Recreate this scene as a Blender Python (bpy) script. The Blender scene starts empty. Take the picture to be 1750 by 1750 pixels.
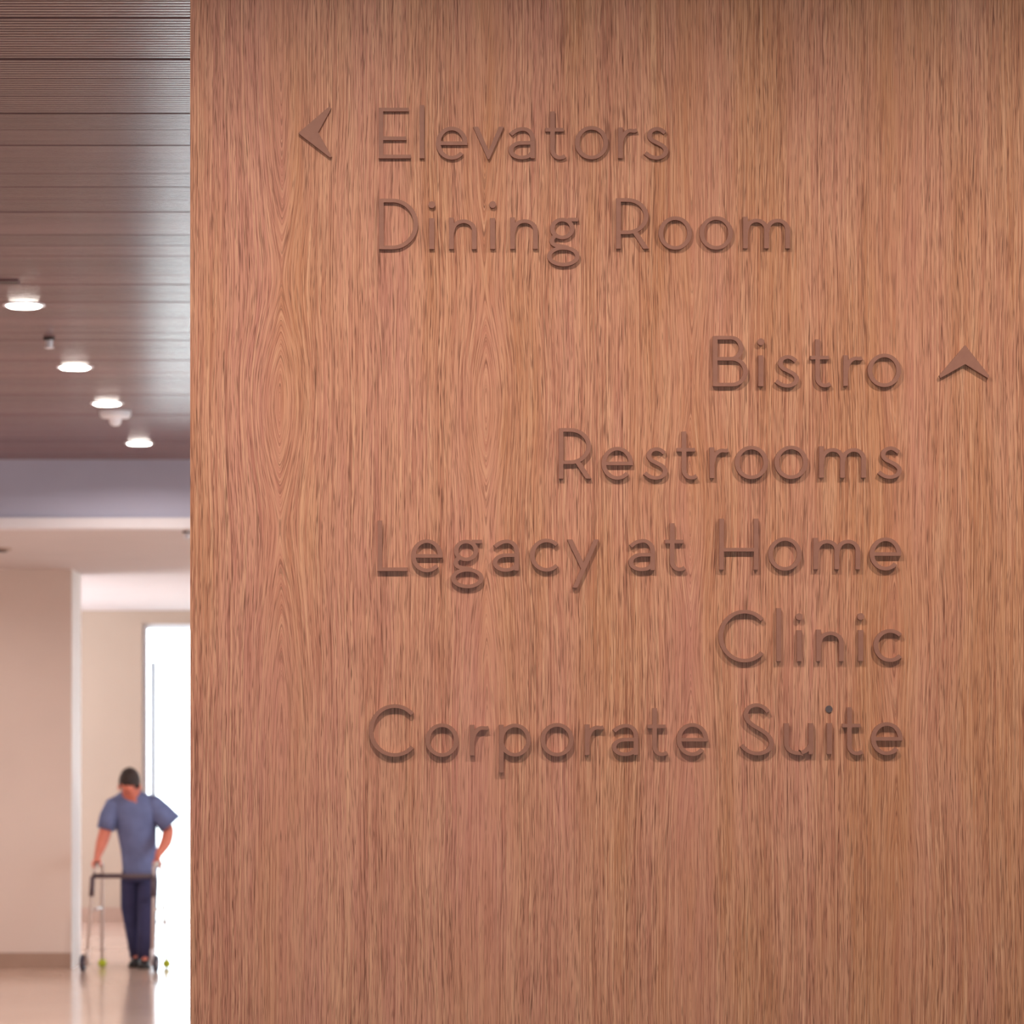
import bpy, bmesh, math, random
from mathutils import Vector, Matrix
random.seed(7)
PI = math.pi

# ------------------------------------------------------------------ camera, world, light
sc = bpy.context.scene
COL = sc.collection
F = 6000.0            # focal length in pixels of the 1750 frame
VX, HY = 640.0, 1297.0   # principal point (crop of a wider frame)
CAMZ = 1.6
DW = 7.0              # distance of the wood wall
cam_d = bpy.data.cameras.new('camera')
cam = bpy.data.objects.new('camera', cam_d); COL.objects.link(cam)
cam.location = (0, 0, CAMZ); cam.rotation_euler = (PI/2, 0, 0)
cam_d.sensor_width = 36.0; cam_d.sensor_height = 36.0
cam_d.lens = F/1750*36
cam_d.shift_x = (875-VX)/1750; cam_d.shift_y = (HY-875)/1750
cam_d.clip_start = 0.05; cam_d.clip_end = 500
cam_d.dof.use_dof = True; cam_d.dof.focus_distance = DW; cam_d.dof.aperture_fstop = 9.5
sc.camera = cam
sc.view_settings.view_transform = 'Standard'; sc.view_settings.look = 'None'
sc.view_settings.gamma = 1.0; sc.view_settings.use_curve_mapping = False
sc.view_settings.exposure = 0.76
sc.cycles.use_denoising = True
sc.cycles.max_bounces = 7; sc.cycles.diffuse_bounces = 4; sc.cycles.glossy_bounces = 3
sc.cycles.transparent_max_bounces = 12; sc.cycles.caustics_reflective = False; sc.cycles.caustics_refractive = False
sc.cycles.sample_clamp_indirect = 8.0
w = bpy.data.worlds.new('sky'); sc.world = w; w.use_nodes = True
bg = w.node_tree.nodes['Background']
bg.inputs[0].default_value = (0.82, 0.91, 1.0, 1); bg.inputs[1].default_value = 4.6

SIGN_LAMP_W = 18.5
HALL_LAMP_W = 24.0
FAR_LAMP_W = 10.0

def portal(loc, rot, sx, sy):
    l = bpy.data.lights.new('window_portal', 'AREA'); l.shape = 'RECTANGLE'; l.size = sx; l.size_y = sy
    l.cycles.is_portal = True
    o = bpy.data.objects.new('window_portal', l); COL.objects.link(o); o.location = loc; o.rotation_euler = rot
    return o

# ------------------------------------------------------------------ helpers
def link(o, parent=None):
    COL.objects.link(o)
    if parent is not None: o.parent = parent
    return o
def tag(o, label=None, cat=None, group=None, kind=None):
    if label: o['label'] = label
    if cat: o['category'] = cat
    if group: o['group'] = group
    if kind: o['kind'] = kind
    return o
def empty(name, loc, rz=0.0):
    o = bpy.data.objects.new(name, None); link(o); o.location = loc; o.rotation_euler = (0, 0, rz)
    o.empty_display_size = 0.1
    return o
def mesh(name, verts, faces, mat=None, smooth=False):
    me = bpy.data.meshes.new(name); me.from_pydata([tuple(v) for v in verts], [], faces); me.update()
    bm = bmesh.new(); bm.from_mesh(me); bmesh.ops.recalc_face_normals(bm, faces=bm.faces); bm.to_mesh(me); bm.free()
    if mat: me.materials.append(mat)
    if smooth:
        for p in me.polygons: p.use_smooth = True
    return me
def obj(name, me, parent=None, loc=None):
    o = bpy.data.objects.new(name, me); link(o, parent)
    if loc: o.location = loc
    return o
class MB:
    def __init__(s): s.v = []; s.f = []
    def add(s, v, f):
        n = len(s.v); s.v += [tuple(q) for q in v]; s.f += [tuple(i+n for i in q) for q in f]; return s
    def box(s, x0, x1, y0, y1, z0, z1):
        return s.add([(x0,y0,z0),(x1,y0,z0),(x1,y1,z0),(x0,y1,z0),(x0,y0,z1),(x1,y0,z1),(x1,y1,z1),(x0,y1,z1)],
                     [(0,3,2,1),(4,5,6,7),(0,1,5,4),(1,2,6,5),(2,3,7,6),(3,0,4,7)])
    def lathe(s, prof, n=24, c=(0,0,0)):      # prof: (r, z)
        V = []; Fc = []
        for r, z in prof:
            for i in range(n):
                a = 2*PI*i/n; V.append((c[0]+r*math.cos(a), c[1]+r*math.sin(a), c[2]+z))
        for k in range(len(prof)-1):
            for i in range(n):
                j = (i+1) % n; Fc.append((k*n+i, k*n+j, (k+1)*n+j, (k+1)*n+i))
        Fc.append(tuple(range(n))[::-1]); Fc.append(tuple((len(prof)-1)*n+i for i in range(n)))
        return s.add(V, Fc)
    def tube(s, pts, r, n=10):
        pts = [Vector(p) for p in pts]; V = []; Fc = []
        up = Vector((0.13, 0.31, 0.94))
        for k, p in enumerate(pts):
            a = pts[max(k-1, 0)]; b = pts[min(k+1, len(pts)-1)]
            t = (b-a).normalized(); x = t.cross(up)
            if x.length < 1e-3: x = t.cross(Vector((1, 0, 0)))
            x.normalize(); y = t.cross(x).normalized()
            rr = r[k] if isinstance(r, (list, tuple)) else r
            for i in range(n):
                an = 2*PI*i/n; V.append(p + x*rr*math.cos(an) + y*rr*math.sin(an))
        for k in range(len(pts)-1):
            for i in range(n):
                j = (i+1) % n; Fc.append((k*n+i, k*n+j, (k+1)*n+j, (k+1)*n+i))
        Fc.append(tuple(range(n))[::-1]); Fc.append(tuple((len(pts)-1)*n+i for i in range(n)))
        return s.add(V, Fc)
    def sphere(s, c, rx, ry, rz, n=16, m=10):
        prof = []
        V = []; Fc = []
        for k in range(1, m):
            a = PI*k/m
            for i in range(n):
                b = 2*PI*i/n; V.append((c[0]+rx*math.sin(a)*math.cos(b), c[1]+ry*math.sin(a)*math.sin(b), c[2]+rz*math.cos(a)))
        V.append((c[0], c[1], c[2]+rz)); V.append((c[0], c[1], c[2]-rz)); T = len(V)-2; B = len(V)-1
        for k in range(m-2):
            for i in range(n):
                j = (i+1) % n; Fc.append((k*n+i, (k+1)*n+i, (k+1)*n+j, k*n+j))
        for i in range(n):
            j = (i+1) % n; Fc.append((T, i, j)); Fc.append((B, (m-2)*n+j, (m-2)*n+i))
        return s.add(V, Fc)
    def build(s, name, mat, parent=None, smooth=False, loc=None):
        return obj(name, mesh(name, s.v, s.f, mat, smooth), parent, loc)

# ------------------------------------------------------------------ materials
def lin(r, g, b):
    f = lambda c: (c/255/12.92) if c/255 <= 0.04045 else ((c/255+0.055)/1.055)**2.4
    return (f(r), f(g), f(b), 1)
def new_mat(name):
    m = bpy.data.materials.new(name); m.use_nodes = True
    return m, m.node_tree, m.node_tree.nodes['Principled BSDF']
def setn(nt, sock, v):
    if hasattr(v, 'is_linked') or hasattr(v, 'links'): nt.links.new(v, sock)
    else: sock.default_value = v
def math_n(nt, op, a, b=0.0, c=0.0, clamp=False):
    n = nt.nodes.new('ShaderNodeMath'); n.operation = op; n.use_clamp = clamp
    for i, v in enumerate((a, b, c)):
        if isinstance(v, (int, float)): n.inputs[i].default_value = v
        else: nt.links.new(v, n.inputs[i])
    return n.outputs[0]
def comb(nt, x, y, z=0.0):
    n = nt.nodes.new('ShaderNodeCombineXYZ')
    for i, v in enumerate((x, y, z)):
        if isinstance(v, (int, float)): n.inputs[i].default_value = v
        else: nt.links.new(v, n.inputs[i])
    return n.outputs[0]
def noise(nt, vec, scale=1.0, detail=2.0, rough=0.5, dist=0.0):
    n = nt.nodes.new('ShaderNodeTexNoise'); n.inputs['Scale'].default_value = scale
    n.inputs['Detail'].default_value = detail; n.inputs['Roughness'].default_value = rough
    n.inputs['Distortion'].default_value = dist
    nt.links.new(vec, n.inputs['Vector']); return n.outputs['Fac']
def ramp(nt, fac, stops):
    n = nt.nodes.new('ShaderNodeValToRGB'); nt.links.new(fac, n.inputs[0])
    el = n.color_ramp.elements
    while len(el) < len(stops): el.new(0.5)
    for e, (p, c) in zip(el, stops): e.position = p; e.color = c
    return n.outputs[0]
def mixc(nt, fac, a, b, mode='MIX'):
    n = nt.nodes.new('ShaderNodeMix'); n.data_type = 'RGBA'; n.blend_type = mode
    if isinstance(fac, (int, float)): n.inputs[0].default_value = fac
    else: nt.links.new(fac, n.inputs[0])
    for i, v in ((6, a), (7, b)):
        if isinstance(v, tuple): n.inputs[i].default_value = v
        else: nt.links.new(v, n.inputs[i])
    return n.outputs[2]
def maprange(nt, v, a, b, c=0.0, d=1.0):
    n = nt.nodes.new('ShaderNodeMapRange'); nt.links.new(v, n.inputs[0])
    for i, q in enumerate((a, b, c, d)): n.inputs[i+1].default_value = q
    return n.outputs[0]
def objcoord(nt):
    t = nt.nodes.new('ShaderNodeTexCoord'); return t.outputs['Object']

def plain(name, rgb, rough=0.6, metal=0.0, var=0.06, scale=6.0, bump=0.0, bscale=200.0, spec=0.5):
    """paint, plastic, cloth: one colour with faint procedural mottling"""
    m, nt, p = new_mat(name)
    c = rgb if len(rgb) == 4 else rgb + (1,)
    n = noise(nt, objcoord(nt), scale, 3.0)
    dark = tuple(x*(1-var) for x in c[:3])+(1,); light = tuple(min(1, x*(1+var)) for x in c[:3])+(1,)
    nt.links.new(ramp(nt, n, [(0.3, dark), (0.7, light)]), p.inputs['Base Color'])
    p.inputs['Roughness'].default_value = rough; p.inputs['Metallic'].default_value = metal
    p.inputs['Specular IOR Level'].default_value = spec
    if bump:
        b = nt.nodes.new('ShaderNodeBump'); b.inputs['Strength'].default_value = bump; b.inputs['Distance'].default_value = 0.002
        nt.links.new(noise(nt, objcoord(nt), bscale, 2.0), b.inputs['Height']); nt.links.new(b.outputs[0], p.inputs['Normal'])
    return m

PXM = 857.14
def wood_mat():
    """red-oak veneer, book matched leaves 350 px (0.41 m) apart, flame figure on each matching axis"""
    m, nt, pr = new_mat('oak_veneer')
    sep = nt.nodes.new('ShaderNodeSeparateXYZ'); nt.links.new(objcoord(nt), sep.inputs[0])
    p = math_n(nt, 'MULTIPLY_ADD', sep.outputs[0], PXM, VX)
    q = math_n(nt, 'MULTIPLY', sep.outputs[2], PXM)
    # slow sideways wander of the grain
    wv = noise(nt, comb(nt, math_n(nt, 'DIVIDE', p, 160.0), math_n(nt, 'DIVIDE', q, 420.0)), 1.0, 2.0)
    p = math_n(nt, 'ADD', p, math_n(nt, 'MULTIPLY', math_n(nt, 'SUBTRACT', wv, 0.5), 16.0))
    rel = math_n(nt, 'SUBTRACT', p, 480.0)
    mm = math_n(nt, 'PINGPONG', rel, 175.0)
    idx = math_n(nt, 'FLOOR', math_n(nt, 'DIVIDE', math_n(nt, 'ADD', rel, 175.0), 350.0))
    mm = math_n(nt, 'SQRT', math_n(nt, 'MULTIPLY_ADD', mm, mm, 4.0))      # rounded, not creased, on the axis
    amp = math_n(nt, 'MULTIPLY_ADD', idx, -9.0, 34.0)
    amp = math_n(nt, 'MAXIMUM', amp, 12.0)
    q0 = math_n(nt, 'MULTIPLY_ADD', math_n(nt, 'MAXIMUM', math_n(nt, 'SUBTRACT', idx, 1.0), 0.0), -190.0, 1978.0)
    dq = math_n(nt, 'DIVIDE', math_n(nt, 'SUBTRACT', q, q0), 175.0)
    dq2 = math_n(nt, 'MULTIPLY', dq, dq)
    bell = math_n(nt, 'SUBTRACT', math_n(nt, 'POWER', 2.71828, math_n(nt, 'MULTIPLY', dq2, -0.3)), math_n(nt, 'POWER', 2.71828, math_n(nt, 'MULTIPLY', dq2, -1.2)))
    att = math_n(nt, 'POWER', 2.71828, math_n(nt, 'DIVIDE', mm, -50.0))
    K = math_n(nt, 'MULTIPLY', math_n(nt, 'MULTIPLY', amp, math_n(nt, 'MULTIPLY', bell, 2.1)), att)
    u = math_n(nt, 'ADD', mm, K)
    uo = u      # the leaves share the figure but not the fibres (third noise axis follows rel)
    fade = maprange(nt, mm, 0.0, 60.0, 0.55, 1.0)
    # neighbouring fibres start and end at unrelated heights
    jit = math_n(nt, 'MULTIPLY', noise(nt, comb(nt, math_n(nt, 'DIVIDE', uo, 1.9), 0.3, 0.37), 1.0, 1.0), 9.0)
    def tex(su, sq, detail, rough=0.5, off=0.0, j=True):
        qq = math_n(nt, 'DIVIDE', q, sq)
        if j: qq = math_n(nt, 'ADD', jit, qq)
        return noise(nt, comb(nt, math_n(nt, 'DIVIDE', uo, su), qq, math_n(nt, 'MULTIPLY_ADD', rel, 1/26.0, off)), 1.0, detail, rough)
    broad = noise(nt, comb(nt, math_n(nt, 'DIVIDE', p, 95.0), math_n(nt, 'DIVIDE', q, 900.0), 3.1), 1.0, 3.0, 0.6)
    band = tex(17.0, 900.0, 2.0, 0.55, 1.7, False)
    streak = tex(3.0, 420.0, 2.0, 0.6, 5.0, False)
    fine = tex(1.25, 95.0, 1.0, 0.5, 9.0)
    pore = tex(1.3, 34.0, 0.0, 0.5, 13.0)
    pore2 = tex(1.6, 22.0, 0.0, 0.5, 17.0)
    # base tone goes from pinkish to orange brown, left to right
    tone_shift = maprange(nt, p, 325.0, 1750.0, -0.10, 0.14)
    base = ramp(nt, math_n(nt, 'ADD', broad, tone_shift), [(0.34, WOOD['a']), (0.5, WOOD['b']), (0.66, WOOD['c'])])
    base = mixc(nt, maprange(nt, band, 0.52, 0.30, 0.0, 0.25), base, WOOD['ring'])
    base = mixc(nt, math_n(nt, 'MULTIPLY', fade, maprange(nt, streak, 0.46, 0.72, 0.0, 0.70)), base, WOOD['light'])
    base = mixc(nt, math_n(nt, 'MULTIPLY', fade, maprange(nt, streak, 0.48, 0.26, 0.0, 0.55)), base, WOOD['mid'])
    base = mixc(nt, math_n(nt, 'MULTIPLY', fade, maprange(nt, fine, 0.50, 0.70, 0.0, 0.75)), base, WOOD['light'])
    base = mixc(nt, math_n(nt, 'MULTIPLY', fade, maprange(nt, fine, 0.49, 0.28, 0.0, 0.75)), base, WOOD['mid'])
    dens = maprange(nt, math_n(nt, 'ADD', math_n(nt, 'MULTIPLY', band, 0.5), math_n(nt, 'MULTIPLY', streak, 0.5)), 0.35, 0.65, 0.045, -0.045)
    pf = maprange(nt, math_n(nt, 'ADD', pore, dens), 0.575, 0.73, 0.0, 0.74)
    base = mixc(nt, math_n(nt, 'MULTIPLY', fade, pf), base, WOOD['pore'])
    pf2 = maprange(nt, math_n(nt, 'ADD', pore2, dens), 0.625, 0.78, 0.0, 0.66)
    base = mixc(nt, math_n(nt, 'MULTIPLY', fade, pf2), base, WOOD['pore'])
    nt.links.new(base, pr.inputs['Base Color'])
    pr.inputs['Roughness'].default_value = 0.55; pr.inputs['Specular IOR Level'].default_value = 0.25
    return m
WOOD = {'a': lin(202,135,117), 'b': lin(202,137,110), 'c': lin(194,130,91), 'ring': lin(184,115,94),
        'light': lin(225,173,137), 'mid': lin(166,104,81), 'pore': lin(104,60,44)}
M_wood = wood_mat()

def slat_mat():
    m, nt, p = new_mat('ceiling_slats')
    sep = nt.nodes.new('ShaderNodeSeparateXYZ'); nt.links.new(objcoord(nt), sep.inputs[0])
    oi = nt.nodes.new('ShaderNodeObjectInfo')
    g = noise(nt, comb(nt, math_n(nt, 'MULTIPLY', sep.outputs[0], 1.2), math_n(nt, 'MULTIPLY', sep.outputs[1], 60.0),
                       math_n(nt, 'MULTIPLY', oi.outputs['Random'], 40.0)), 1.0, 2.0)
    c = ramp(nt, g, [(0.3, lin(98,70,74)), (0.7, lin(128,94,97))])
    v = maprange(nt, oi.outputs['Random'], 0.0, 1.0, 0.0, 0.5)
    c = mixc(nt, v, c, lin(84,60,63))
    nt.links.new(c, p.inputs['Base Color'])
    p.inputs['Roughness'].default_value = 0.21; p.inputs['Specular IOR Level'].default_value = 0.7
    return m
M_slat = slat_mat()
M_plenum = plain('plenum_black', (0.012, 0.010, 0.010), 0.9)
M_letter = plain('letter_bronze_paint', lin(156,108,91), 0.55, var=0.05, scale=60, bump=0.05, bscale=900, spec=0.25)
M_dot = plain('grey_plug', lin(96,80,80), 0.7, var=0.12, scale=300)
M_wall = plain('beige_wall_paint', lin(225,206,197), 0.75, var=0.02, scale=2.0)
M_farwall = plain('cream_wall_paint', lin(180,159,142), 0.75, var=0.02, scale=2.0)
M_white = plain('white_paint', lin(236,228,224), 0.7, var=0.015, scale=3.0)
M_ceil = plain('ceiling_plaster', lin(208,195,193), 0.85, var=0.02, scale=2.0)
M_bulk = plain('grey_bulkhead_paint', lin(180,180,202), 0.8, var=0.02, scale=2.0)
M_trim = plain('pale_trim', lin(222,216,222), 0.6, var=0.02)
M_base = plain('tan_baseboard', lin(172,142,126), 0.5, var=0.04)
M_side = plain('side_wall_paint', lin(226,206,194), 0.8, var=0.02)
M_frame = plain('white_aluminium', lin(226,232,238), 0.4, var=0.02)
M_mull = plain('blue_grey_aluminium', lin(196,212,222), 0.4, var=0.04)
M_plastic = plain('white_plastic', lin(226,224,232), 0.45, var=0.02)
M_dark = plain('dark_slot', lin(44,30,30), 0.6, var=0.05)
M_added_carpet = plain('added_brown_carpet', lin(92,74,66), 0.95, var=0.12, scale=40, bump=0.3, bscale=400)  # unseen dark floor, added to cut the bounce under the letters
M_concrete = plain('pale_paving', lin(214,212,206), 0.9, var=0.05, scale=1.0)
def floor_mat():
    m, nt, p = new_mat('polished_terrazzo')
    v = objcoord(nt)
    n1 = noise(nt, v, 0.7, 3.0); n2 = noise(nt, v, 120.0, 1.0)
    c = ramp(nt, n1, [(0.3, lin(214,184,168)), (0.7, lin(226,198,182))])
    c = mixc(nt, maprange(nt, n2, 0.55, 0.7, 0.0, 0.25), c, lin(180,150,136))
    nt.links.new(c, p.inputs['Base Color'])
    p.inputs['Roughness'].default_value = 0.13; p.inputs['Specular IOR Level'].default_value = 0.4
    return m
M_floor = floor_mat()
def glass_mat():
    m, nt, p = new_mat('window_glass')
    out = nt.nodes['Material Output']
    tr = nt.nodes.new('ShaderNodeBsdfTransparent'); tr.inputs[0].default_value = (0.96, 0.985, 0.98, 1)
    gl = nt.nodes.new('ShaderNodeBsdfGlossy'); gl.inputs['Roughness'].default_value = 0.02
    fr = nt.nodes.new('ShaderNodeFresnel'); fr.inputs[0].default_value = 1.45
    mx = nt.nodes.new('ShaderNodeMixShader')
    nt.links.new(fr.outputs[0], mx.inputs[0]); nt.links.new(tr.outputs[0], mx.inputs[1]); nt.links.new(gl.outputs[0], mx.inputs[2])
    nt.links.new(mx.outputs[0], out.inputs[0]); return m
M_glass = glass_mat()
def emit_mat(name, col, s):
    m, nt, p = new_mat(name)
    p.inputs['Base Color'].default_value = (0.9, 0.9, 0.9, 1)
    p.inputs['Emission Color'].default_value = col; p.inputs['Emission Strength'].default_value = s
    return m
M_lamp = emit_mat('lamp_lens', (1.0, 0.93, 0.84, 1), 24.0)
M_skin = plain('skin', lin(226,134,112), 0.55, var=0.05, scale=20)
M_hair = plain('dark_hair', lin(52,38,36), 0.6, var=0.25, scale=90)
M_shirt = plain('blue_shirt', lin(112,124,170), 0.85, var=0.10, scale=14, bump=0.2, bscale=300)
M_jeans = plain('navy_trousers', lin(58,60,100), 0.85, var=0.14, scale=12, bump=0.2, bscale=300)
M_shoe = plain('black_shoe', lin(28,24,26), 0.5)
M_alu = plain('grey_walker_tube', lin(206,188,180), 0.4, 0.15, var=0.04)
M_wbar = plain('dark_walker_bar', lin(92,76,84), 0.5, var=0.05)
M_grip = plain('white_grip', lin(222,214,210), 0.6)
M_tyre = plain('dark_wheel', lin(56,46,64), 0.6)
M_ball = plain('tennis_ball', lin(178,190,52), 0.9, var=0.1, scale=60)
M_glide = plain('white_glide', lin(228,222,228), 0.5)

# ------------------------------------------------------------------ the building
XL, XR, YB, YF = -4.6, 4.2, -4.0, 34.3
ZC, ZP = 3.48, 3.05        # slatted ceiling, plaster ceiling
YBULK = 22.06
def struct(name, mb, mat, label, cat, parent=None):
    o = mb.build(name, mat, parent); tag(o, label, cat, kind='structure'); return o
struct('floor', MB().box(XL-0.3, XR+0.3, DW+0.32, YF+0.3, -0.2, 0.0), M_floor, 'glossy cream polished floor of the corridor', 'floor')
struct('floor', MB().box(XL-0.3, XR+0.3, YB-0.3, DW+0.32, -0.2, 0.0), M_added_carpet, 'unseen brown carpet added before the oak sign wall to cut bounced light', 'floor')
struct('ground', MB().box(-60, 60, YF+0.3, 110, -0.25, -0.06), M_concrete, 'sunlit pale paving outside the bright window', 'ground')
struct('ground', MB().box(XR+0.3, 60, -40, YF+0.3, -0.25, -0.06), M_concrete, 'pale paving outside the side windows', 'ground')

# wood sign wall
WX0 = (325-VX)/PXM
struct('wall_front', MB().box(WX0, 3.3, DW, DW+0.32, 0.0, ZC), M_wood, 'warm brown oak veneer wall carrying the raised lettering', 'wall')
struct('baseboard_front', MB().box(WX0+0.002, 3.3, DW-0.008, DW-0.0005, 0.0, 0.1), M_dark, 'dark baseboard at the foot of the oak veneer wall', 'baseboard')

# pale wall on the left with its bright end face, far wall
struct('wall_left', MB().box(-8.0, -2.315, 26.8, 27.62, 0.0, ZP), M_wall, 'pale pinkish beige wall left of the walking person', 'wall')
wl = bpy.data.objects['wall_left']
MB().box(-2.3149, -2.3085, 26.7995, 27.6205, 0.0, ZP-0.0005).build('wall_end', M_white, wl)
struct('baseboard_left', MB().box(-8.0, -2.315, 26.785, 26.799, 0.0, 0.12), M_base, 'tan baseboard under the pale beige wall', 'baseboard')
WINX0, WINX1, WINZ = -2.27, 2.4, 2.92
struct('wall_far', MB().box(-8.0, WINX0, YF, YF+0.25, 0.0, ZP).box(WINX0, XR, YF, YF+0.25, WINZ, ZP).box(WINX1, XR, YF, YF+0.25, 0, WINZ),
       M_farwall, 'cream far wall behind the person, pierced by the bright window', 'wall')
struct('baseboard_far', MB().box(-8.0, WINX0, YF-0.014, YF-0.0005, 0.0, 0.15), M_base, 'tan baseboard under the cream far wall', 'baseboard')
struct('wall_bulkhead', MB().box(-8.0, XR, YBULK, YBULK+0.2, ZP+0.066, ZC+0.3), M_bulk, 'grey bulkhead where the slatted ceiling drops to plaster', 'wall')
struct('trim_1', MB().box(-8.0, XR, YBULK-0.02, YBULK+0.2, ZP-0.0, ZP+0.0655), M_trim, 'pale trim strip along the bottom of the grey bulkhead', 'trim')
struct('ceiling', MB().box(-8.0, XR, YBULK+0.2005, YF+0.25, ZP, ZP+0.25), M_ceil, 'smooth pale plaster ceiling beyond the grey bulkhead', 'ceiling')

# side, back walls (outside the frame) with unseen window openings added for daylight
mb = MB()
RW = [(8.6, 12.6), (12.8, 16.8), (17.0, 21.0), (22.6, 25.8)]
mb.box(XR, XR+0.25, YB, YF, 0, 0.25).box(XR, XR+0.25, YB, YF, 2.9, ZC+0.3)
ys = [YB] + [v for a in RW for v in a] + [YF]
for a, b in zip(ys[0::2], ys[1::2]): mb.box(XR, XR+0.25, a, b, 0.25, 2.9)
struct('wall_right', mb, M_side, 'off white side wall with added windows, hidden behind the oak wall', 'wall')
struct('wall_side', MB().box(XL-0.25, XL, YB, 26.8, 0, ZC+0.3), M_side, 'off white side wall outside the picture on the left', 'wall')
BW = (-2.1, 2.1, 0.25, 2.8)  # added back window, sized for the fill light on the sign wall
mb = MB().box(XL-0.25, BW[0], YB-0.25, YB, 0, ZC+0.3).box(BW[1], XR+0.25, YB-0.25, YB, 0, ZC+0.3)
mb.box(BW[0], BW[1], YB-0.25, YB, 0, BW[2]).box(BW[0], BW[1], YB-0.25, YB, BW[3], ZC+0.3)
struct('wall_back', mb, M_side, 'off white wall behind the viewer with an added fill light window', 'wall')

def window(name, axis, a0, a1, z0, z1, pos, bars, label, frame_mat, depth=0.08, tb=0.045, sl=0.012):
    e = empty(name, ((a0+a1)/2, pos, z0) if axis == 'x' else (pos, (a0+a1)/2, z0)); tag(e, label, 'window', kind='structure')
    org = Vector(e.location)
    def bx(n, u0, u1, v0, v1, d0, d1, m):
        b = MB()
        if axis == 'x': b.box(u0-org.x, u1-org.x, d0, d1, v0-org.z, v1-org.z)
        else: b.box(d0, d1, u0-org.y, u1-org.y, v0-org.z, v1-org.z)
        return b.build(n, m, e)
    bx('window_jamb', a0, a0+tb, z0, z1, 0, depth, frame_mat); bx('window_jamb', a1-tb, a1, z0, z1, 0, depth, frame_mat)
    bx('window_head', a0+tb, a1-tb, z1-tb, z1, 0, depth, frame_mat); bx('window_sill', a0+tb, a1-tb, z0, z0+sl, 0, depth, frame_mat)
    xs = [a0+tb] + bars + [a1-tb]
    for q, r in zip(xs[:-1], xs[1:]):
        bx('pane', q+0.0125, r-0.0125, z0+sl, z1-tb, depth*0.45, depth*0.45+0.008, M_glass)
    return e, bx
e, bx = window('window_1', 'x', WINX0, WINX1, 0.0, WINZ, YF+0.06, [-2.166, -1.2, 0.0, 1.2],
               'overexposed floor to ceiling window behind the person', M_frame)
bx('mullion', -2.196, -2.136, 0.012, 2.55, 0.0, 0.07, M_mull)
for q in (-1.2, 0.0, 1.2): bx('mullion', q-0.0125, q+0.0125, 0.012, WINZ-0.045, 0.0, 0.08, M_frame)
for i, (a, b) in enumerate(RW):
    e, bx = window('window_%d' % (i+2), 'y', a, b, 0.25, 2.9, XR+0.08, [(a+b)/2], 'unseen side window added for daylight behind the oak wall', M_frame)
    bx('mullion', (a+b)/2-0.0125, (a+b)/2+0.0125, 0.295, 2.855, 0, 0.08, M_frame)
    tag(e, 'unseen side window added for daylight behind the oak wall', 'window', 'side windows')
    portal((XR+0.24, (a+b)/2, 1.575), (0, PI/2, 0), 2.65, b-a)
e, bx = window('window_6', 'x', BW[0], BW[1], BW[2], BW[3], YB-0.2, [0], 'unseen wide window behind the viewer, added for fill light', M_frame)
for q in (0,): bx('mullion', q-0.0125, q+0.0125, BW[2]+0.045, BW[3]-0.045, 0, 0.08, M_frame)
portal((0, YB-0.24, 1.525), (PI/2, 0, 0), 4.2, 2.55)
portal(((WINX0+WINX1)/2, YF+0.24, WINZ/2), (-PI/2, 0, 0), WINX1-WINX0, WINZ)

# slatted ceiling: backing + panels, every panel carries eight ribs
cb = struct('ceiling', MB().box(XL, XR, YB, YBULK, ZC+0.03, ZC+0.28), M_plenum, 'dark brown slatted ceiling with rows of recessed downlights', 'ceiling')
PITCH, NRIB, GAP = 0.0317, 8, 0.010
PW_ = PITCH*NRIB + GAP
V = []; Fc = []
x0, x1 = XL+0.02, XR-0.02
prof = [(0.0, 0.03)]
for k in range(NRIB):
    a = k*PITCH
    prof += [(a+0.000, 0.004), (a+0.004, 0.0), (a+PITCH-0.012, 0.0), (a+PITCH-0.008, 0.004)]
    if k < NRIB-1: prof += [(a+PITCH-0.008, 0.016), (a+PITCH, 0.016)]
prof += [(NRIB*PITCH-0.008, 0.03)]
for (y, z) in prof: V += [(x0, y, z), (x1, y, z)]
for i in range(len(prof)-1): Fc.append((2*i, 2*i+1, 2*i+3, 2*i+2))
n = len(prof)
Fc.append(tuple(2*i for i in range(n))); Fc.append(tuple(2*i+1 for i in range(n))[::-1]); Fc.append((0, 2*n-2, 2*n-1, 1))
pm = mesh('ceiling_panel', V, Fc, M_slat)
y = YB
while y + PW_ < YBULK - 0.03:
    obj('ceiling_panel', pm, cb, (0, y, ZC + random.uniform(-0.0015, 0.0015))); y += PW_
obj('ceiling_panel', pm, cb, (0, YBULK-PITCH*NRIB+0.006, ZC))

# ------------------------------------------------------------------ ceiling fittings
LAMP_R = 0.070
ringm = mesh('trim_ring', *(lambda b: (b.v, b.f))(MB().lathe([(LAMP_R+0.001, 0.0), (LAMP_R+0.001, -0.004), (LAMP_R+0.016, -0.004), (LAMP_R+0.018, 0.0)], 32)), M_plastic)
lensm = mesh('lens', *(lambda b: (b.v, b.f))(MB().lathe([(LAMP_R, 0.0), (LAMP_R, -0.005), (LAMP_R*0.88, -0.010), (LAMP_R*0.5, -0.012)], 32)), M_lamp)
def downlight(loc, label, watts, col, spread=2.9, group=None, blend=0.6):
    e = empty('downlight', loc); tag(e, label, 'ceiling light', group)
    obj('trim_ring', ringm, e); obj('lens', lensm, e)
    l = bpy.data.lights.new('downlight_lamp', 'AREA'); l.shape = 'DISK'; l.size = LAMP_R*1.8; l.energy = watts; l.color = col; l.spread = spread
    o = bpy.data.objects.new('downlight_lamp', l); COL.objects.link(o); o.parent = e; o.location = (0, 0, -0.024)
    return e
WARM = (1.0, 0.90, 0.82)
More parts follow.
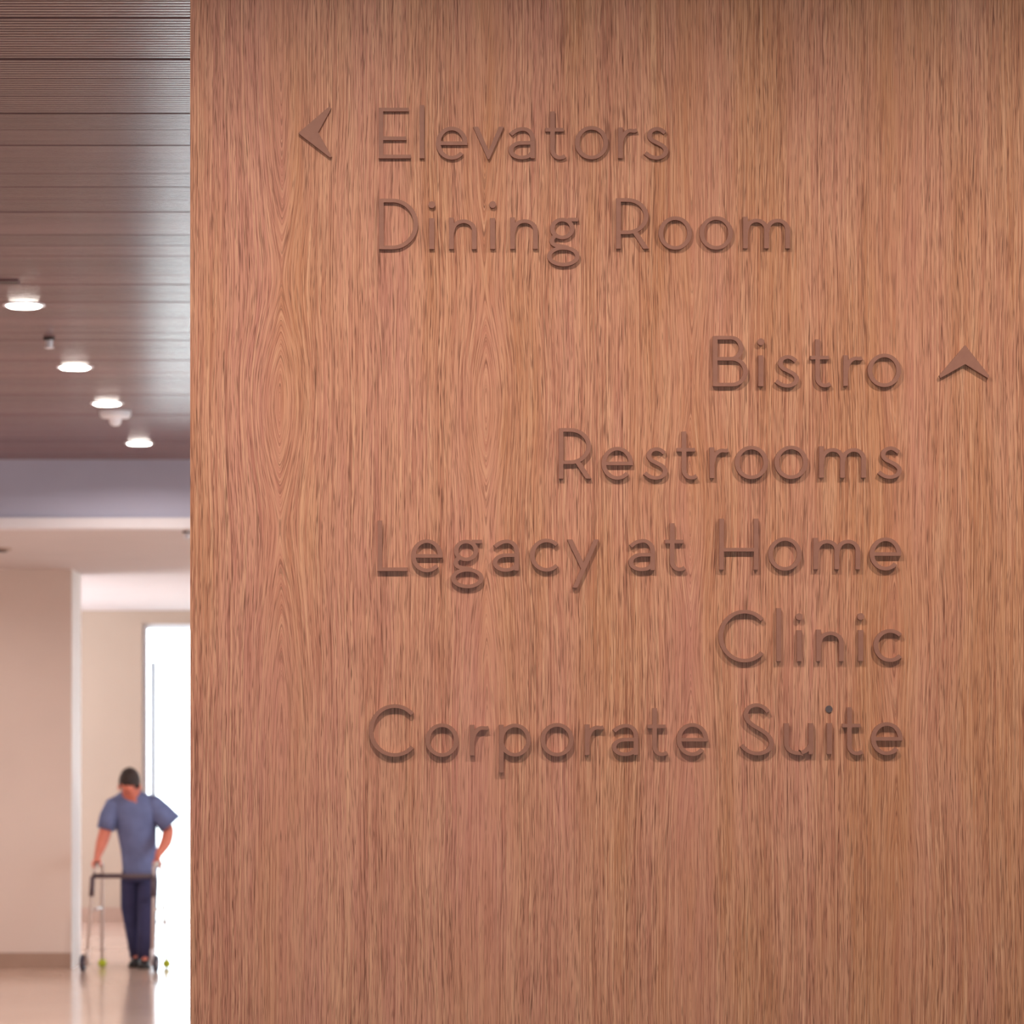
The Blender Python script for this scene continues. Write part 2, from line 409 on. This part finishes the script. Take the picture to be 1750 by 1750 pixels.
rank = ['nearest and largest of the four glowing downlights', 'second of the four glowing downlights, past the small sprinkler',
        'third glowing downlight, just before the white detector', 'farthest glowing downlight, next to the grey bulkhead']
for (px, py), r in zip([(41, 521), (128, 627), (183, 689), (238, 757)], rank):
    d = F*(ZC-CAMZ)/(HY-py)
    downlight(((px-VX)*d/F, d, ZC-0.0005), r + ' in the slatted ceiling', HALL_LAMP_W, WARM, group='downlights in the slatted ceiling')
for X, wh in ((-1.70, 'left of'), (-0.05, 'over the left edge of'), (1.60, 'over the right side of')):
    downlight((X, DW-1.4, ZC-0.0005), 'downlight above the picture, %s the oak sign wall' % wh, SIGN_LAMP_W, (1.0, 0.88, 0.77), group='downlights above the sign wall')
for X in (1.4,):
    for Y, wh in ((10.5, 'nearest'), (14.5, 'middle'), (18.5, 'farthest')):
        downlight((X, Y, ZC-0.0005), wh + ' downlight in the slatted ceiling hidden behind the oak wall', HALL_LAMP_W, WARM, group='downlights behind the oak wall')
for X, Y, wh in ((-0.8, 24.8, 'behind the oak wall'), (-3.4, 25.0, 'left of the picture'), (1.5, 28.0, 'far right behind the oak wall')):
    downlight((X, Y, ZP-0.0005), 'downlight in the plaster ceiling, ' + wh, FAR_LAMP_W, WARM, group='downlights in the plaster ceiling')

def ceil_at(px, py, z):
    d = F*(z-CAMZ)/(HY-py); return ((px-VX)*d/F, d, z)
def sprinkler(loc, label):
    e = empty('sprinkler_head', loc); tag(e, label, 'sprinkler', 'sprinkler heads')
    MB().lathe([(0.026, 0), (0.026, -0.010), (0.018, -0.012)], 20).build('escutcheon', M_dark, e)  # coloured dark to stand for the shadow above the white body
    MB().lathe([(0.015, -0.010), (0.017, -0.030), (0.012, -0.042)], 14).build('body', M_plastic, e)
    MB().lathe([(0.021, -0.042), (0.021, -0.046), (0.008, -0.050)], 14).build('deflector', M_plastic, e)
sprinkler(ceil_at(84, 577, ZC), 'small white sprinkler head between the first two glowing downlights')
sprinkler(ceil_at(319, 908, ZP), 'small white sprinkler in the plaster ceiling beside the oak wall edge')
e = empty('smoke_detector', ceil_at(197, 703, ZC)); tag(e, 'white detector hanging from the slatted ceiling between two downlights', 'detector')
MB().lathe([(0.085, 0), (0.085, -0.022), (0.074, -0.036), (0.04, -0.04)], 28).build('base', M_plastic, e)
MB().lathe([(0.034, -0.038), (0.033, -0.058), (0.024, -0.074), (0.010, -0.080)], 20).build('sensor_dome', M_plastic, e)
p = ceil_at(12, 481, ZC)
e = empty('air_slot', (p[0]-0.3, p[1], ZC)); tag(e, 'narrow dark air slot in the slatted ceiling beside the nearest downlight', 'air vent')
MB().box(-0.34, 0.34, -0.03, 0.03, -0.004, 0.0).build('slot', M_dark, e)
MB().box(-0.35, 0.35, -0.042, -0.031, -0.006, 0.0).build('flange', M_slat, e); MB().box(-0.35, 0.35, 0.031, 0.042, -0.006, 0.0).build('flange', M_slat, e)
p = ceil_at(2, 937, ZP)
e = empty('ceiling_vent', (p[0]-0.05, p[1], ZP)); tag(e, 'dark round vent in the plaster ceiling at the left picture edge', 'air vent')
MB().lathe([(0.12, 0), (0.12, -0.012), (0.10, -0.016)], 28).build('rim', M_base, e)
MB().lathe([(0.098, -0.012), (0.09, -0.024)], 28).build('grille', M_dark, e)

# ------------------------------------------------------------------ raised lettering
T = 0.0098                     # letter thickness
SF = (DW-T)/F                  # metres per photo pixel on the letters' front plane
PX, PY = 8.0, 6.3              # pen width: stems, horizontals
def arc(cx, cy, rx, ry, a0, a1, n=24):
    return [(cx+rx*math.cos(math.radians(a0+(a1-a0)*i/n)), cy+ry*math.sin(math.radians(a0+(a1-a0)*i/n))) for i in range(n+1)]
def spline(P, k=6):
    out = []
    for i in range(len(P)-1):
        p0 = P[max(i-1, 0)]; p1 = P[i]; p2 = P[i+1]; p3 = P[min(i+2, len(P)-1)]
        for j in range(k):
            t = j/k
            out.append(tuple(0.5*((2*b) + (c-a)*t + (2*a-5*b+4*c-d)*t*t + (3*b-a-3*c+d)*t**3) for a, b, c, d in zip(p0, p1, p2, p3)))
    return out + [P[-1]]
def stem(x, y0, y1): return ('s', [(x, y0), (x, y1)])
def bar(x0, x1, y): return ('s', [(x0, y), (x1, y)])
def st(pts): return ('s', pts)
def ring(cx, cy, rx, ry): return ('c', arc(cx, cy, rx, ry, 0, 360, 48)[:-1])
def poly(pts): return ('p', pts)
h = PX/2; g = PY/2
CAP = 86.5
def half(x, y0, y1, rx): return [(h, y0), (x, y0)] + arc(x, (y0+y1)/2, rx, (y1-y0)/2, -90, 90, 24)[1:-1] + [(x, y1), (h, y1)]
def nshoulder(x0, x1, top):     # arch springing from the stem at x0 to the stem at x1
    w_ = x1-x0; c = (x0+x1)/2+1.0
    return [(x0-0.3, 24), (x0+0.9, 31)] + arc(c, 32, x1-c, top-32, 155, 0, 18) + [(x1, 0)]
G = {
 'E': (55, [stem(h, 0.4, CAP-0.4), bar(0.2, 51.5, CAP-g), bar(1, 47.5, 34.2), bar(0.2, 55, g)]),
 'D': (66.7, [stem(h, 0.3, CAP-0.3), st(half(23, g, CAP-g, 66.7-h-23))]),
 'B': (59.6, [stem(h, 0.3, CAP-0.3), st(half(31, 47.3, CAP-g, 52.4-h-31)), st(half(33, g, 47.3, 59.6-h-33))]),
 'R': (55.7, [stem(h, 0, CAP-0.3), st(half(19, 28, CAP-g, 55.2-h-19)), poly([(27.5, 28), (37.5, 28.5), (56, 0), (46.2, 0)])]),
 'L': (51.5, [stem(h+0.4, 0.3, CAP), bar(0.2, 51.5, g)]),
 'H': (67, [stem(h, 0, 87.3), stem(67-h, 0, 87.3), bar(h, 67-h, 34.2)]),
 'C': (82.5, [st(arc(44.5, 43.4, 44.5-h, 45-g, 42, 318, 44))]),
 'S': (58, [st(spline([(48,72.5),(40,80.5),(28,84.2),(15.5,80.3),(9.6,69),(12.8,58.5),(22,49.8),(36,41.5),(48,32),(53.5,20),(49,8.5),(38,2.6),(26,1.7),(13,6),(2.5,15.5)]))]),
 'l': (8, [stem(h, 0, 91)]),
 'e': (54, [st([(53.8, 25.8), (2, 25.8)]), st(arc(27, 26, 27-h, 28.2-g, 0, 318, 40))]),
 'v': (52.6, [poly([(0, 54), (8.8, 54), (26.5, 13.5), (44, 54), (52.6, 54), (27.6, -1.8), (25.2, -1.8)])]),
 'y': (54.3, [poly([(45.5, 53), (54.3, 53), (17.6, -29.5), (9.3, -29.5)]), poly([(0, 53), (8.9, 53), (29.5, 11.5), (24.2, 2.0)])]),
 'a': (45, [stem(45-h, 0, 29.9), st([(41, 30), (41, 33)] + arc(24.5, 33, 16.5, 17.2, 0, 90, 12)[1:] + spline([(24.5, 50.2), (17.5, 49.2), (10.5, 46.2), (3.6, 40.8)])[1:]),
            st([(41, 26.6), (24, 26.4)] + arc(22.5, 13.8, 22.5-h, 12.6, 100, 270, 20) + spline([(22.5, 1.2), (30, 2.3), (36, 5.4), (42, 11.5)])[1:])]),
 't': (34.4, [st([(12.4, 80), (12.4, 15)] + arc(25.2, 14.6, 12.8, 13.6, 180, 268, 14) + [(29.5, 1.6), (34, 4.2)]), bar(0, 31.5, 48.7)]),
 'o': (57, [ring(28.5, 26.6, 28.5-h, 28.6-g)]),
 'r': (32, [stem(h, 0, 52.6), st(spline([(3.7, 24), (7.6, 36.5), (13.6, 44.2), (20.5, 47.2), (27, 46.6), (32, 47.8)]))]),
 's': (41.5, [st(spline([(36,43.2),(28.5,48.6),(20.5,50),(12.2,46.2),(9.4,38.8),(13,31.8),(22,26.7),(32,21),(37.2,13.5),(34,5.2),(24,0.9),(12,2.6),(2.2,9.3)]))]),
 'n': (47, [stem(h, 0, 54), st(nshoulder(h, 47-h, 47.6))]),
 'm': (80, [stem(h, 0, 54), st(nshoulder(h, 40, 47.6)), st(nshoulder(40, 80-h, 47.6))]),
 'u': (50, [st([(h, 53), (h, 20)] + arc(24.2, 18.8, 24.2-h, 17, 180, 285, 18) + spline([(28.4, 2.4), (36, 5.2), (42.5, 11)])[1:] + [(46, 17)]), stem(50-h, 0, 53)]),
 'c': (49, [st(arc(28.4, 26.4, 28.4-h, 28.2-g, 44, 316, 34))]),
 'g': (56, [ring(25.9, 34.8, 20.9-h, 18.4-g), bar(36, 53.2, 50), ring(27.9, -12.4, 27.9-h, 17.4-g),
            st(spline([(14.5, 22.5), (9.2, 17.5), (8.6, 11.5), (14, 6.4), (26, 4.4), (36, 2.2)]))]),
 'p': (54.5, [stem(h, -29.4, 52.5), ring(27.2, 26.2, 27.3-h, 28.2-g)]),
}
def prism(mb, L, R, closed, dz):
    """L, R outlines in photo px (x, y up); front at -T-dz, back at the wall"""
    n = len(L); y0 = -T-dz; V = []
    for (a, b) in zip(L, R):
        V += [(a[0]*SF, y0, a[1]*SF), (b[0]*SF, y0, b[1]*SF), (a[0]*SF, -0.0003, a[1]*SF), (b[0]*SF, -0.0003, b[1]*SF)]
    Fc = []
    for i in range(n if closed else n-1):
        j = (i+1) % n; A = 4*i; B = 4*j
        Fc += [(A, B, B+1, A+1), (A, A+2, B+2, B), (A+1, B+1, B+3, A+3), (A+2, A+3, B+3, B+2)]
    if not closed:
        Fc += [(0, 1, 3, 2), (4*n-4, 4*n-2, 4*n-1, 4*n-3)]
    mb.add(V, Fc)
def poly_prism(mb, P, dz, t=T):
    n = len(P)
    V = [(x*SF, -t-dz, y_*SF) for x, y_ in P] + [(x*SF, -0.0003, y_*SF) for x, y_ in P]
    mb.add(V, [tuple(range(n)), tuple(range(2*n-1, n-1, -1))] + [(i, (i+1) % n, n+(i+1) % n, n+i) for i in range(n)])
def strokes(mb, parts):
    for k, (kind, P) in enumerate(parts):
        dz = k*0.00006
        if kind == 'p': poly_prism(mb, P, dz); continue
        closed = kind == 'c'; n = len(P); L = []; R = []
        for i in range(n):
            a = P[(i-1) % n] if closed or i > 0 else P[0]; b = P[(i+1) % n] if closed or i < n-1 else P[-1]
            tx, ty = b[0]-a[0], b[1]-a[1]; q = math.hypot(tx, ty) or 1; nx, ny = -ty/q, tx/q
            if not closed and 0 < i < n-1:
                t1 = Vector((P[i][0]-a[0], P[i][1]-a[1])).normalized(); t2 = Vector((b[0]-P[i][0], b[1]-P[i][1])).normalized()
                m = 1/max(0.5, math.cos(t1.angle(t2)/2))
            else: m = 1
            ox, oy = nx*PX/2*m, ny*PY/2*m
            L.append((P[i][0]+ox, P[i][1]+oy)); R.append((P[i][0]-ox, P[i][1]-oy))
        prism(mb, L, R, closed, dz)
GM = {}
def glyph(ch):
    if ch not in GM:
        b = MB(); strokes(b, G[ch][1]); GM[ch] = mesh('sign_letter', b.v, b.f, M_letter)
    return GM[ch]
ib = MB(); poly_prism(ib, [(-4.3, 0), (4.3, 0), (4.3, 53), (-4.3, 53)], 0); IM = mesh('stem', ib.v, ib.f, M_letter)
ib = MB(); poly_prism(ib, arc(0, 76, 5.9, 5.9, 0, 360, 28)[:-1], 0); DM = mesh('dot', ib.v, ib.f, M_letter)
ib = MB(); poly_prism(ib, arc(0, 77, 6.0, 6.0, 0, 360, 28)[:-1], 0, 0.0022); DM2 = mesh('dot', ib.v, ib.f, M_dot)
def wpos(px, py): return ((px-VX)*SF, DW, CAMZ+(HY-py)*SF)
SLOPE = -0.0036
LINES = [
 ('Elevators', 270.6, -0.0006, [('E',647),('l',717.2),('e',745),('v',808.6),('a',869.3),('t',932),('o',982.4),('r',1056.4),('s',1100.7)]),
 ('Dining', 426.0, -0.0024, [('D',647.9),('i',738),('n',767.6),('i',842),('n',872.1),('g',935)]),
 ('Room', 425.0, -0.0024, [('R',1053),('o',1125.5),('o',1195.5),('m',1270)]),
 ('Bistro', 660.4, SLOPE, [('B',1218.3),('i',1300.5),('s',1324.3),('t',1385),('r',1441.4),('o',1482.9)]),
 ('Restrooms', 818.0, SLOPE, [('R',955),('e',1028),('s',1099.7),('t',1156.6),('r',1212.9),('o',1255.7),('o',1323.6),('m',1400),('s',1500)]),
 ('Legacy', 976.0, SLOPE, [('L',645),('e',702.5),('g',770.7),('a',842),('c',905.7),('y',969.3)]),
 ('at', 974.4, SLOPE, [('a',1074.3),('t',1136.4)]),
 ('Home', 973.6, SLOPE, [('H',1229.3),('o',1313),('m',1390.3),('e',1486.4)]),
 ('Clinic', 1130.5, SLOPE, [('C',1227.9),('l',1326.9),('i',1366),('n',1395),('i',1471),('c',1492.9)]),
 ('Corporate', 1291.8, SLOPE, [('C',630),('o',726.9),('r',803),('p',852.9),('o',923.6),('r',999.6),('a',1045.7),('t',1106.4),('e',1156.4)]),
 ('Suite', 1289.2, SLOPE, [('S',1265),('u',1340),('i',1417.5),('t',1439.3),('e',1488.6)]),
]
ORD = ['first', 'second', 'third', 'fourth']
for word, by, sl, letters in LINES:
    chars = [c for c, _ in letters]
    for k, (c, x) in enumerate(letters):
        y_ = by + sl*(x-letters[0][1])
        if chars.count(c) > 1: lab = '%s letter %s of the raised brown word %s' % (ORD[chars[:k].count(c)], c, word)
        elif k == 0: lab = 'raised brown capital letter %s starting the word %s' % (c, word) if c.isupper() else 'raised brown letter %s starting the word %s' % (c, word)
        else: lab = 'raised brown letter %s in the word %s' % (c, word)
        grp = 'letters of the word ' + word
        if c == 'i':
            e = empty('sign_letter', wpos(x, y_)); tag(e, lab, 'letter', grp)
            obj('stem', IM, e)
            if word == 'Suite':
                d_ = obj('dot', DM2, e); d_['label'] = 'flat dark grey dot'
            else: obj('dot', DM, e)
        else:
            o = obj('sign_letter', glyph(c), None, wpos(x, y_)); tag(o, lab, 'letter', grp)
def arrow(P, label):
    cx = sum(p[0] for p in P)/len(P); by = max(p[1] for p in P)
    b = MB(); poly_prism(b, [(p[0]-cx, by-p[1]) for p in P], 0)
    o = b.build('sign_arrow', M_letter, None, False, wpos(cx, by)); tag(o, label, 'arrow', 'raised direction arrows')
arrow([(510.5,226.5),(511.5,229),(563.5,269),(567.3,268.2),(543.8,226),(566.3,184.8),(562,182.3)], 'raised brown arrow pointing left beside the word Elevators')
arrow([(1649.5,589.5),(1605,641.8),(1607.3,646),(1649.5,622.4),(1688.6,646.2),(1690.8,642)], 'raised brown arrow pointing up beside the word Bistro')

# ------------------------------------------------------------------ the person with the walker
def skin_obj(name, verts, edges, radii, mat, parent, root=0, sub=2, loc=(0,0,0)):
    me = bpy.data.meshes.new(name); me.from_pydata(verts, edges, []); me.update()
    o = obj(name, me, parent, loc)
    o.modifiers.new('skin', 'SKIN').use_smooth_shade = True
    if not me.skin_vertices: me.attributes  # layer is created by the modifier
    sv = me.skin_vertices[0].data
    for i, r in enumerate(radii): sv[i].radius = r if isinstance(r, tuple) else (r, r)
    sv[root].use_root = True
    s = o.modifiers.new('sub', 'SUBSURF'); s.levels = sub; s.render_levels = sub
    me.materials.append(mat)
    return o
class Skel:
    def __init__(s): s.v = []; s.e = []; s.r = []
    def add(s, p, r, parent=None):
        s.v.append(tuple(p)); s.r.append(r); i = len(s.v)-1
        if parent is not None: s.e.append((parent, i))
        return i
    def chain(s, pts, parent=None):
        for p, r in pts: parent = s.add(p, r, parent)
        return parent
# person origin: on the floor between the feet. facing -Y (towards the viewer)
PO = Vector((-1.80, 27.0, 0.0))
person = empty('person', PO); tag(person, 'person in blue shirt and navy trousers, head bowed, pushing a walker', 'person')
GR = [Vector((-0.305, -0.36, 0.800)), Vector((0.150, -0.30, 0.800))]   # grip centres relative to PO
S = Skel()
pel = S.add((-0.01, 0.03, 0.82), (0.085, 0.07))
spine = S.add((-0.02, 0.01, 0.98), (0.085, 0.07), pel)
chest = S.add((-0.04, -0.05, 1.16), (0.10, 0.07), spine)
upch = S.add((-0.05, -0.10, 1.265), (0.075, 0.06), chest)
neck = S.add((-0.066, -0.155, 1.325), (0.054, 0.056), upch)
jaw = S.add((-0.072, -0.215, 1.355), (0.058, 0.062), neck)
skl = S.add((-0.070, -0.210, 1.425), (0.074, 0.088), jaw)
top = S.add((-0.068, -0.190, 1.490), (0.058, 0.066), skl)
nose = S.add((-0.072, -0.318, 1.385), 0.013, jaw)
def finger(S, base, pts, r):
    S.chain([(p, r*(1-0.10*k)) for k, p in enumerate(pts)], base)
for side, sgn in ((0, -1), (1, 1)):
    g_ = GR[side]
    if side == 0:
        sh = S.add((-0.195, -0.085, 1.265), 0.056, upch); el = S.add((-0.262, -0.10, 1.045), 0.052, sh); mid = S.add((-0.280, -0.18, 0.965), 0.051, el)
    else:
        sh = S.add((0.105, -0.075, 1.265), 0.056, upch); el = S.add((0.222, -0.06, 1.055), 0.052, sh); mid = S.add((0.208, -0.15, 0.965), 0.051, el)
    wr = S.add(tuple(g_ + Vector((0.0, 0.085, 0.066))), (0.036, 0.030), mid)
    pm_ = S.add(tuple(g_ + Vector((0.0, 0.020, 0.040))), (0.036, 0.020), wr)
    out = -1 if side == 0 else 1
    for j, (fy, ln) in enumerate(((-0.040, 1.0), (-0.018, 1.08), (0.004, 1.0), (0.026, 0.82))):
        a = g_ + Vector((0.012*out, fy, 0.030)); b_ = g_ + Vector((0.034*out*ln, fy-0.004, 0.010)); c_ = g_ + Vector((0.026*out, fy-0.004, -0.018*ln)); d_ = g_ + Vector((0.004*out, fy-0.002, -0.028*ln))
        finger(S, pm_, [tuple(a), tuple(b_), tuple(c_), tuple(d_)], 0.0092)
    finger(S, pm_, [tuple(g_ + Vector((-0.020*out, 0.010, 0.026))), tuple(g_ + Vector((-0.032*out, -0.016, 0.004))), tuple(g_ + Vector((-0.026*out, -0.040, -0.012)))], 0.0105)
# legs
for hx, kn, an, toe in (((-0.095, 0.04, 0.80), (-0.090, 0.06, 0.44), (-0.030, 0.15, 0.085), (-0.045, 0.03, 0.035)),
                        ((0.070, 0.02, 0.80), (0.058, -0.06, 0.45), (0.045, -0.05, 0.085), (0.040, -0.17, 0.035))):
    S.chain([(hx, 0.060), (kn, 0.045), (an, 0.034), (toe, 0.022)], pel)
body = skin_obj('body', S.v, S.e, S.r, M_skin, person, pel)
# hair cap, ears, eyes, mouth
hb = MB(); Vh = []; Fh = []; NU, NV = 20, 10
hc = Vector((-0.069, -0.195, 1.428)); tilt = Matrix.Rotation(math.radians(28), 3, 'X')
for k in range(NV+1):
    a = 0.62*PI*k/NV
    for i in range(NU):
        b_ = 2*PI*i/NU
        cut = 1.0 - 0.14*max(0, -math.sin(b_))        # hairline higher at the forehead
        aa = a*cut
        Vh.append(hc + tilt @ Vector((0.083*math.sin(aa)*math.cos(b_), 0.102*math.sin(aa)*math.sin(b_), 0.112*math.cos(aa)*(1+0.015*math.sin(5*b_)))))
for k in range(NV):
    for i in range(NU):
        j = (i+1) % NU; Fh.append((k*NU+i, (k+1)*NU+i, (k+1)*NU+j, k*NU+j))
hair = hb.add(Vh, Fh).build('hair', M_hair, person, True)
mod = hair.modifiers.new('thick', 'SOLIDIFY'); mod.thickness = 0.012
for sx in (-1, 1):
    MB().sphere((-0.071+sx*0.080, -0.195, 1.385), 0.010, 0.020, 0.030, 10, 8).build('ear', M_skin, person, True)
    MB().sphere((-0.072+sx*0.028, -0.292, 1.402), 0.011, 0.006, 0.006, 10, 6).build('eye', M_shoe, person, True)
MB().sphere((-0.072, -0.272, 1.345), 0.024, 0.008, 0.006, 12, 6).build('mouth', plain('lips', lin(150, 70, 64), 0.5), person, True)
# shirt: one lofted torso with flaring sleeves
def loft(rings, n=22, cap0=True, cap1=True):      # ring: centre, x-axis vector, y-axis vector
    V = []; Fc = []
    for c, ax, ay in rings:
        c = Vector(c); ax = Vector(ax); ay = Vector(ay)
        for i in range(n):
            a = 2*PI*i/n; k = 1 + 0.012*math.sin(3*a+c.z*40)
            V.append(c + ax*math.cos(a)*k + ay*math.sin(a)*k)
    for k in range(len(rings)-1):
        for i in range(n):
            j = (i+1) % n; Fc.append((k*n+i, k*n+j, (k+1)*n+j, (k+1)*n+i))
    if cap0: Fc.append(tuple(range(n))[::-1])
    if cap1: Fc.append(tuple((len(rings)-1)*n+i for i in range(n)))
    return V, Fc
def limb(pts):                                     # pts: centre, radius -> rings square to the path
    R = []; P = [Vector(p) for p, r in pts]
    for k, (p, r) in enumerate(pts):
        t = (P[min(k+1, len(P)-1)]-P[max(k-1, 0)]).normalized()
        ay = Vector((0, 1, 0)); ay = (ay - t*ay.dot(t)).normalized(); ax = ay.cross(t).normalized()
        R.append((P[k], ax*r, ay*r))
    return R
def hor(c, rx, ry, tilt=0.0): return (c, (rx, 0, 0), (0, ry*math.cos(tilt), ry*math.sin(tilt)))
b = MB()
b.add(*loft([hor((0.000, 0.020, 0.705), 0.130, 0.125), hor((-0.002, 0.018, 0.76), 0.136, 0.130), hor((-0.012, 0.012, 0.90), 0.140, 0.136),
             hor((-0.025, -0.008, 1.02), 0.150, 0.140, 0.1), hor((-0.036, -0.040, 1.13), 0.166, 0.136, 0.2), hor((-0.044, -0.070, 1.21), 0.186, 0.125, 0.3),
             hor((-0.050, -0.092, 1.268), 0.190, 0.105, 0.35), hor((-0.054, -0.108, 1.305), 0.150, 0.090, 0.4), hor((-0.058, -0.125, 1.330), 0.100, 0.076, 0.45), hor((-0.062, -0.138, 1.340), 0.070, 0.062, 0.5)], 26, True, False))
b.add(*loft(limb([((-0.135, -0.085, 1.262), 0.070), ((-0.195, -0.088, 1.235), 0.078), ((-0.232, -0.092, 1.160), 0.074), ((-0.258, -0.098, 1.060), 0.072)])))
b.add(*loft(limb([((0.030, -0.085, 1.265), 0.070), ((0.105, -0.078, 1.245), 0.080), ((0.165, -0.070, 1.185), 0.086), ((0.236, -0.062, 1.098), 0.098)])))
sh_ = b.build('shirt', M_shirt, person, True)
# trousers
b = MB()
b.add(*loft([hor((-0.008, 0.030, 0.82), 0.124, 0.112), hor((-0.010, 0.028, 0.72), 0.134, 0.116), hor((-0.012, 0.026, 0.655), 0.122, 0.105)], 24))
b.add(*loft(limb([((-0.070, 0.040, 0.74), 0.070), ((-0.078, 0.045, 0.66), 0.078), ((-0.086, 0.055, 0.46), 0.070), ((-0.060, 0.105, 0.25), 0.060), ((-0.034, 0.145, 0.07), 0.058)])))
b.add(*loft(limb([((0.056, 0.020, 0.74), 0.072), ((0.058, 0.010, 0.66), 0.080), ((0.055, -0.050, 0.46), 0.076), ((0.050, -0.058, 0.25), 0.068), ((0.046, -0.050, 0.065), 0.066)])))
b.build('trousers', M_jeans, person, True)
for (x, y, rz) in ((-0.038, 0.085, -0.10), (0.042, -0.10, -0.03)):
    b = MB(); V = []; Fc = []
    prof = [(0.10, 0.030, 0.085), (0.07, 0.042, 0.090), (0.02, 0.046, 0.078), (-0.05, 0.048, 0.060), (-0.11, 0.046, 0.045), (-0.15, 0.034, 0.034)]
    N = 10
    for (yy, hw, hh) in prof:
        for i in range(N):
            an = PI*i/(N-1); V.append((hw*math.cos(an), yy, 0.004 + hh*math.sin(an)**0.7 if 0 < i < N-1 else 0.0))
    for k in range(len(prof)-1):
        for i in range(N-1): Fc.append((k*N+i, k*N+i+1, (k+1)*N+i+1, (k+1)*N+i))
        Fc.append((k*N, (k+1)*N, (k+1)*N+N-1, k*N+N-1))
    Fc.append(tuple(range(N))); Fc.append(tuple((len(prof)-1)*N+i for i in range(N))[::-1])
    o = b.add(V, Fc).build('shoe', M_shoe, person, True, (x, y, 0.0)); o.rotation_euler = (0, 0, rz)

# walker
wk = empty('walker', (-1.877, 26.67, 0.0), math.radians(-9)); tag(wk, 'grey folding walking frame with front wheels and green tennis balls', 'walker')
for s_ in (-1, 1):
    x = 0.228*s_
    fr = MB().tube([(0.252*s_, -0.255, 0.12), (0.238*s_, -0.155, 0.60), (0.232*s_, -0.125, 0.72), (x, -0.105, 0.775), (x, -0.07, 0.797), (x, -0.02, 0.80),
                    (x, 0.07, 0.80), (x, 0.115, 0.792), (0.230*s_, 0.150, 0.755), (0.240*s_, 0.175, 0.60), (0.252*s_, 0.235, 0.04)], 0.0125, 10).build('side_frame', M_alu, wk, True)
    MB().tube([(0.241*s_, -0.185, 0.46), (0.243*s_, 0.190, 0.46)], 0.010, 8).build('side_brace', M_alu, wk, True)
    MB().tube([(x, -0.050, 0.80), (x, 0.085, 0.80)], [0.0195, 0.0195], 12).build('grip', M_grip, wk, True)
    MB().tube([(0.236*s_, -0.140, 0.71), (0.240*s_, -0.165, 0.56)], 0.020, 10).build('folding_hinge', M_wbar, wk, True)
    wx = 0.252*s_ + 0.030*s_
    w_ = MB().tube([(wx-0.013, -0.262, 0.0635), (wx+0.013, -0.262, 0.0635)], 0.063, 24).build('wheel', M_tyre, wk)
    MB().tube([(wx-0.016, -0.262, 0.0635), (wx+0.016, -0.262, 0.0635)], 0.020, 12).build('hub', M_glide, w_)
    MB().tube([(0.252*s_, -0.255, 0.17), (0.253*s_, -0.262, 0.045)], 0.017, 10).build('wheel_stem', M_glide if s_ > 0 else M_alu, wk, True)
    MB().sphere((0.252*s_, 0.238, 0.0335), 0.0335, 0.0335, 0.0335, 16, 10).build('tennis_ball', M_ball, wk, True)
MB().tube([(-0.234, -0.135, 0.715), (0.234, -0.135, 0.715)], 0.019, 12).build('crossbar', M_wbar, wk, True)
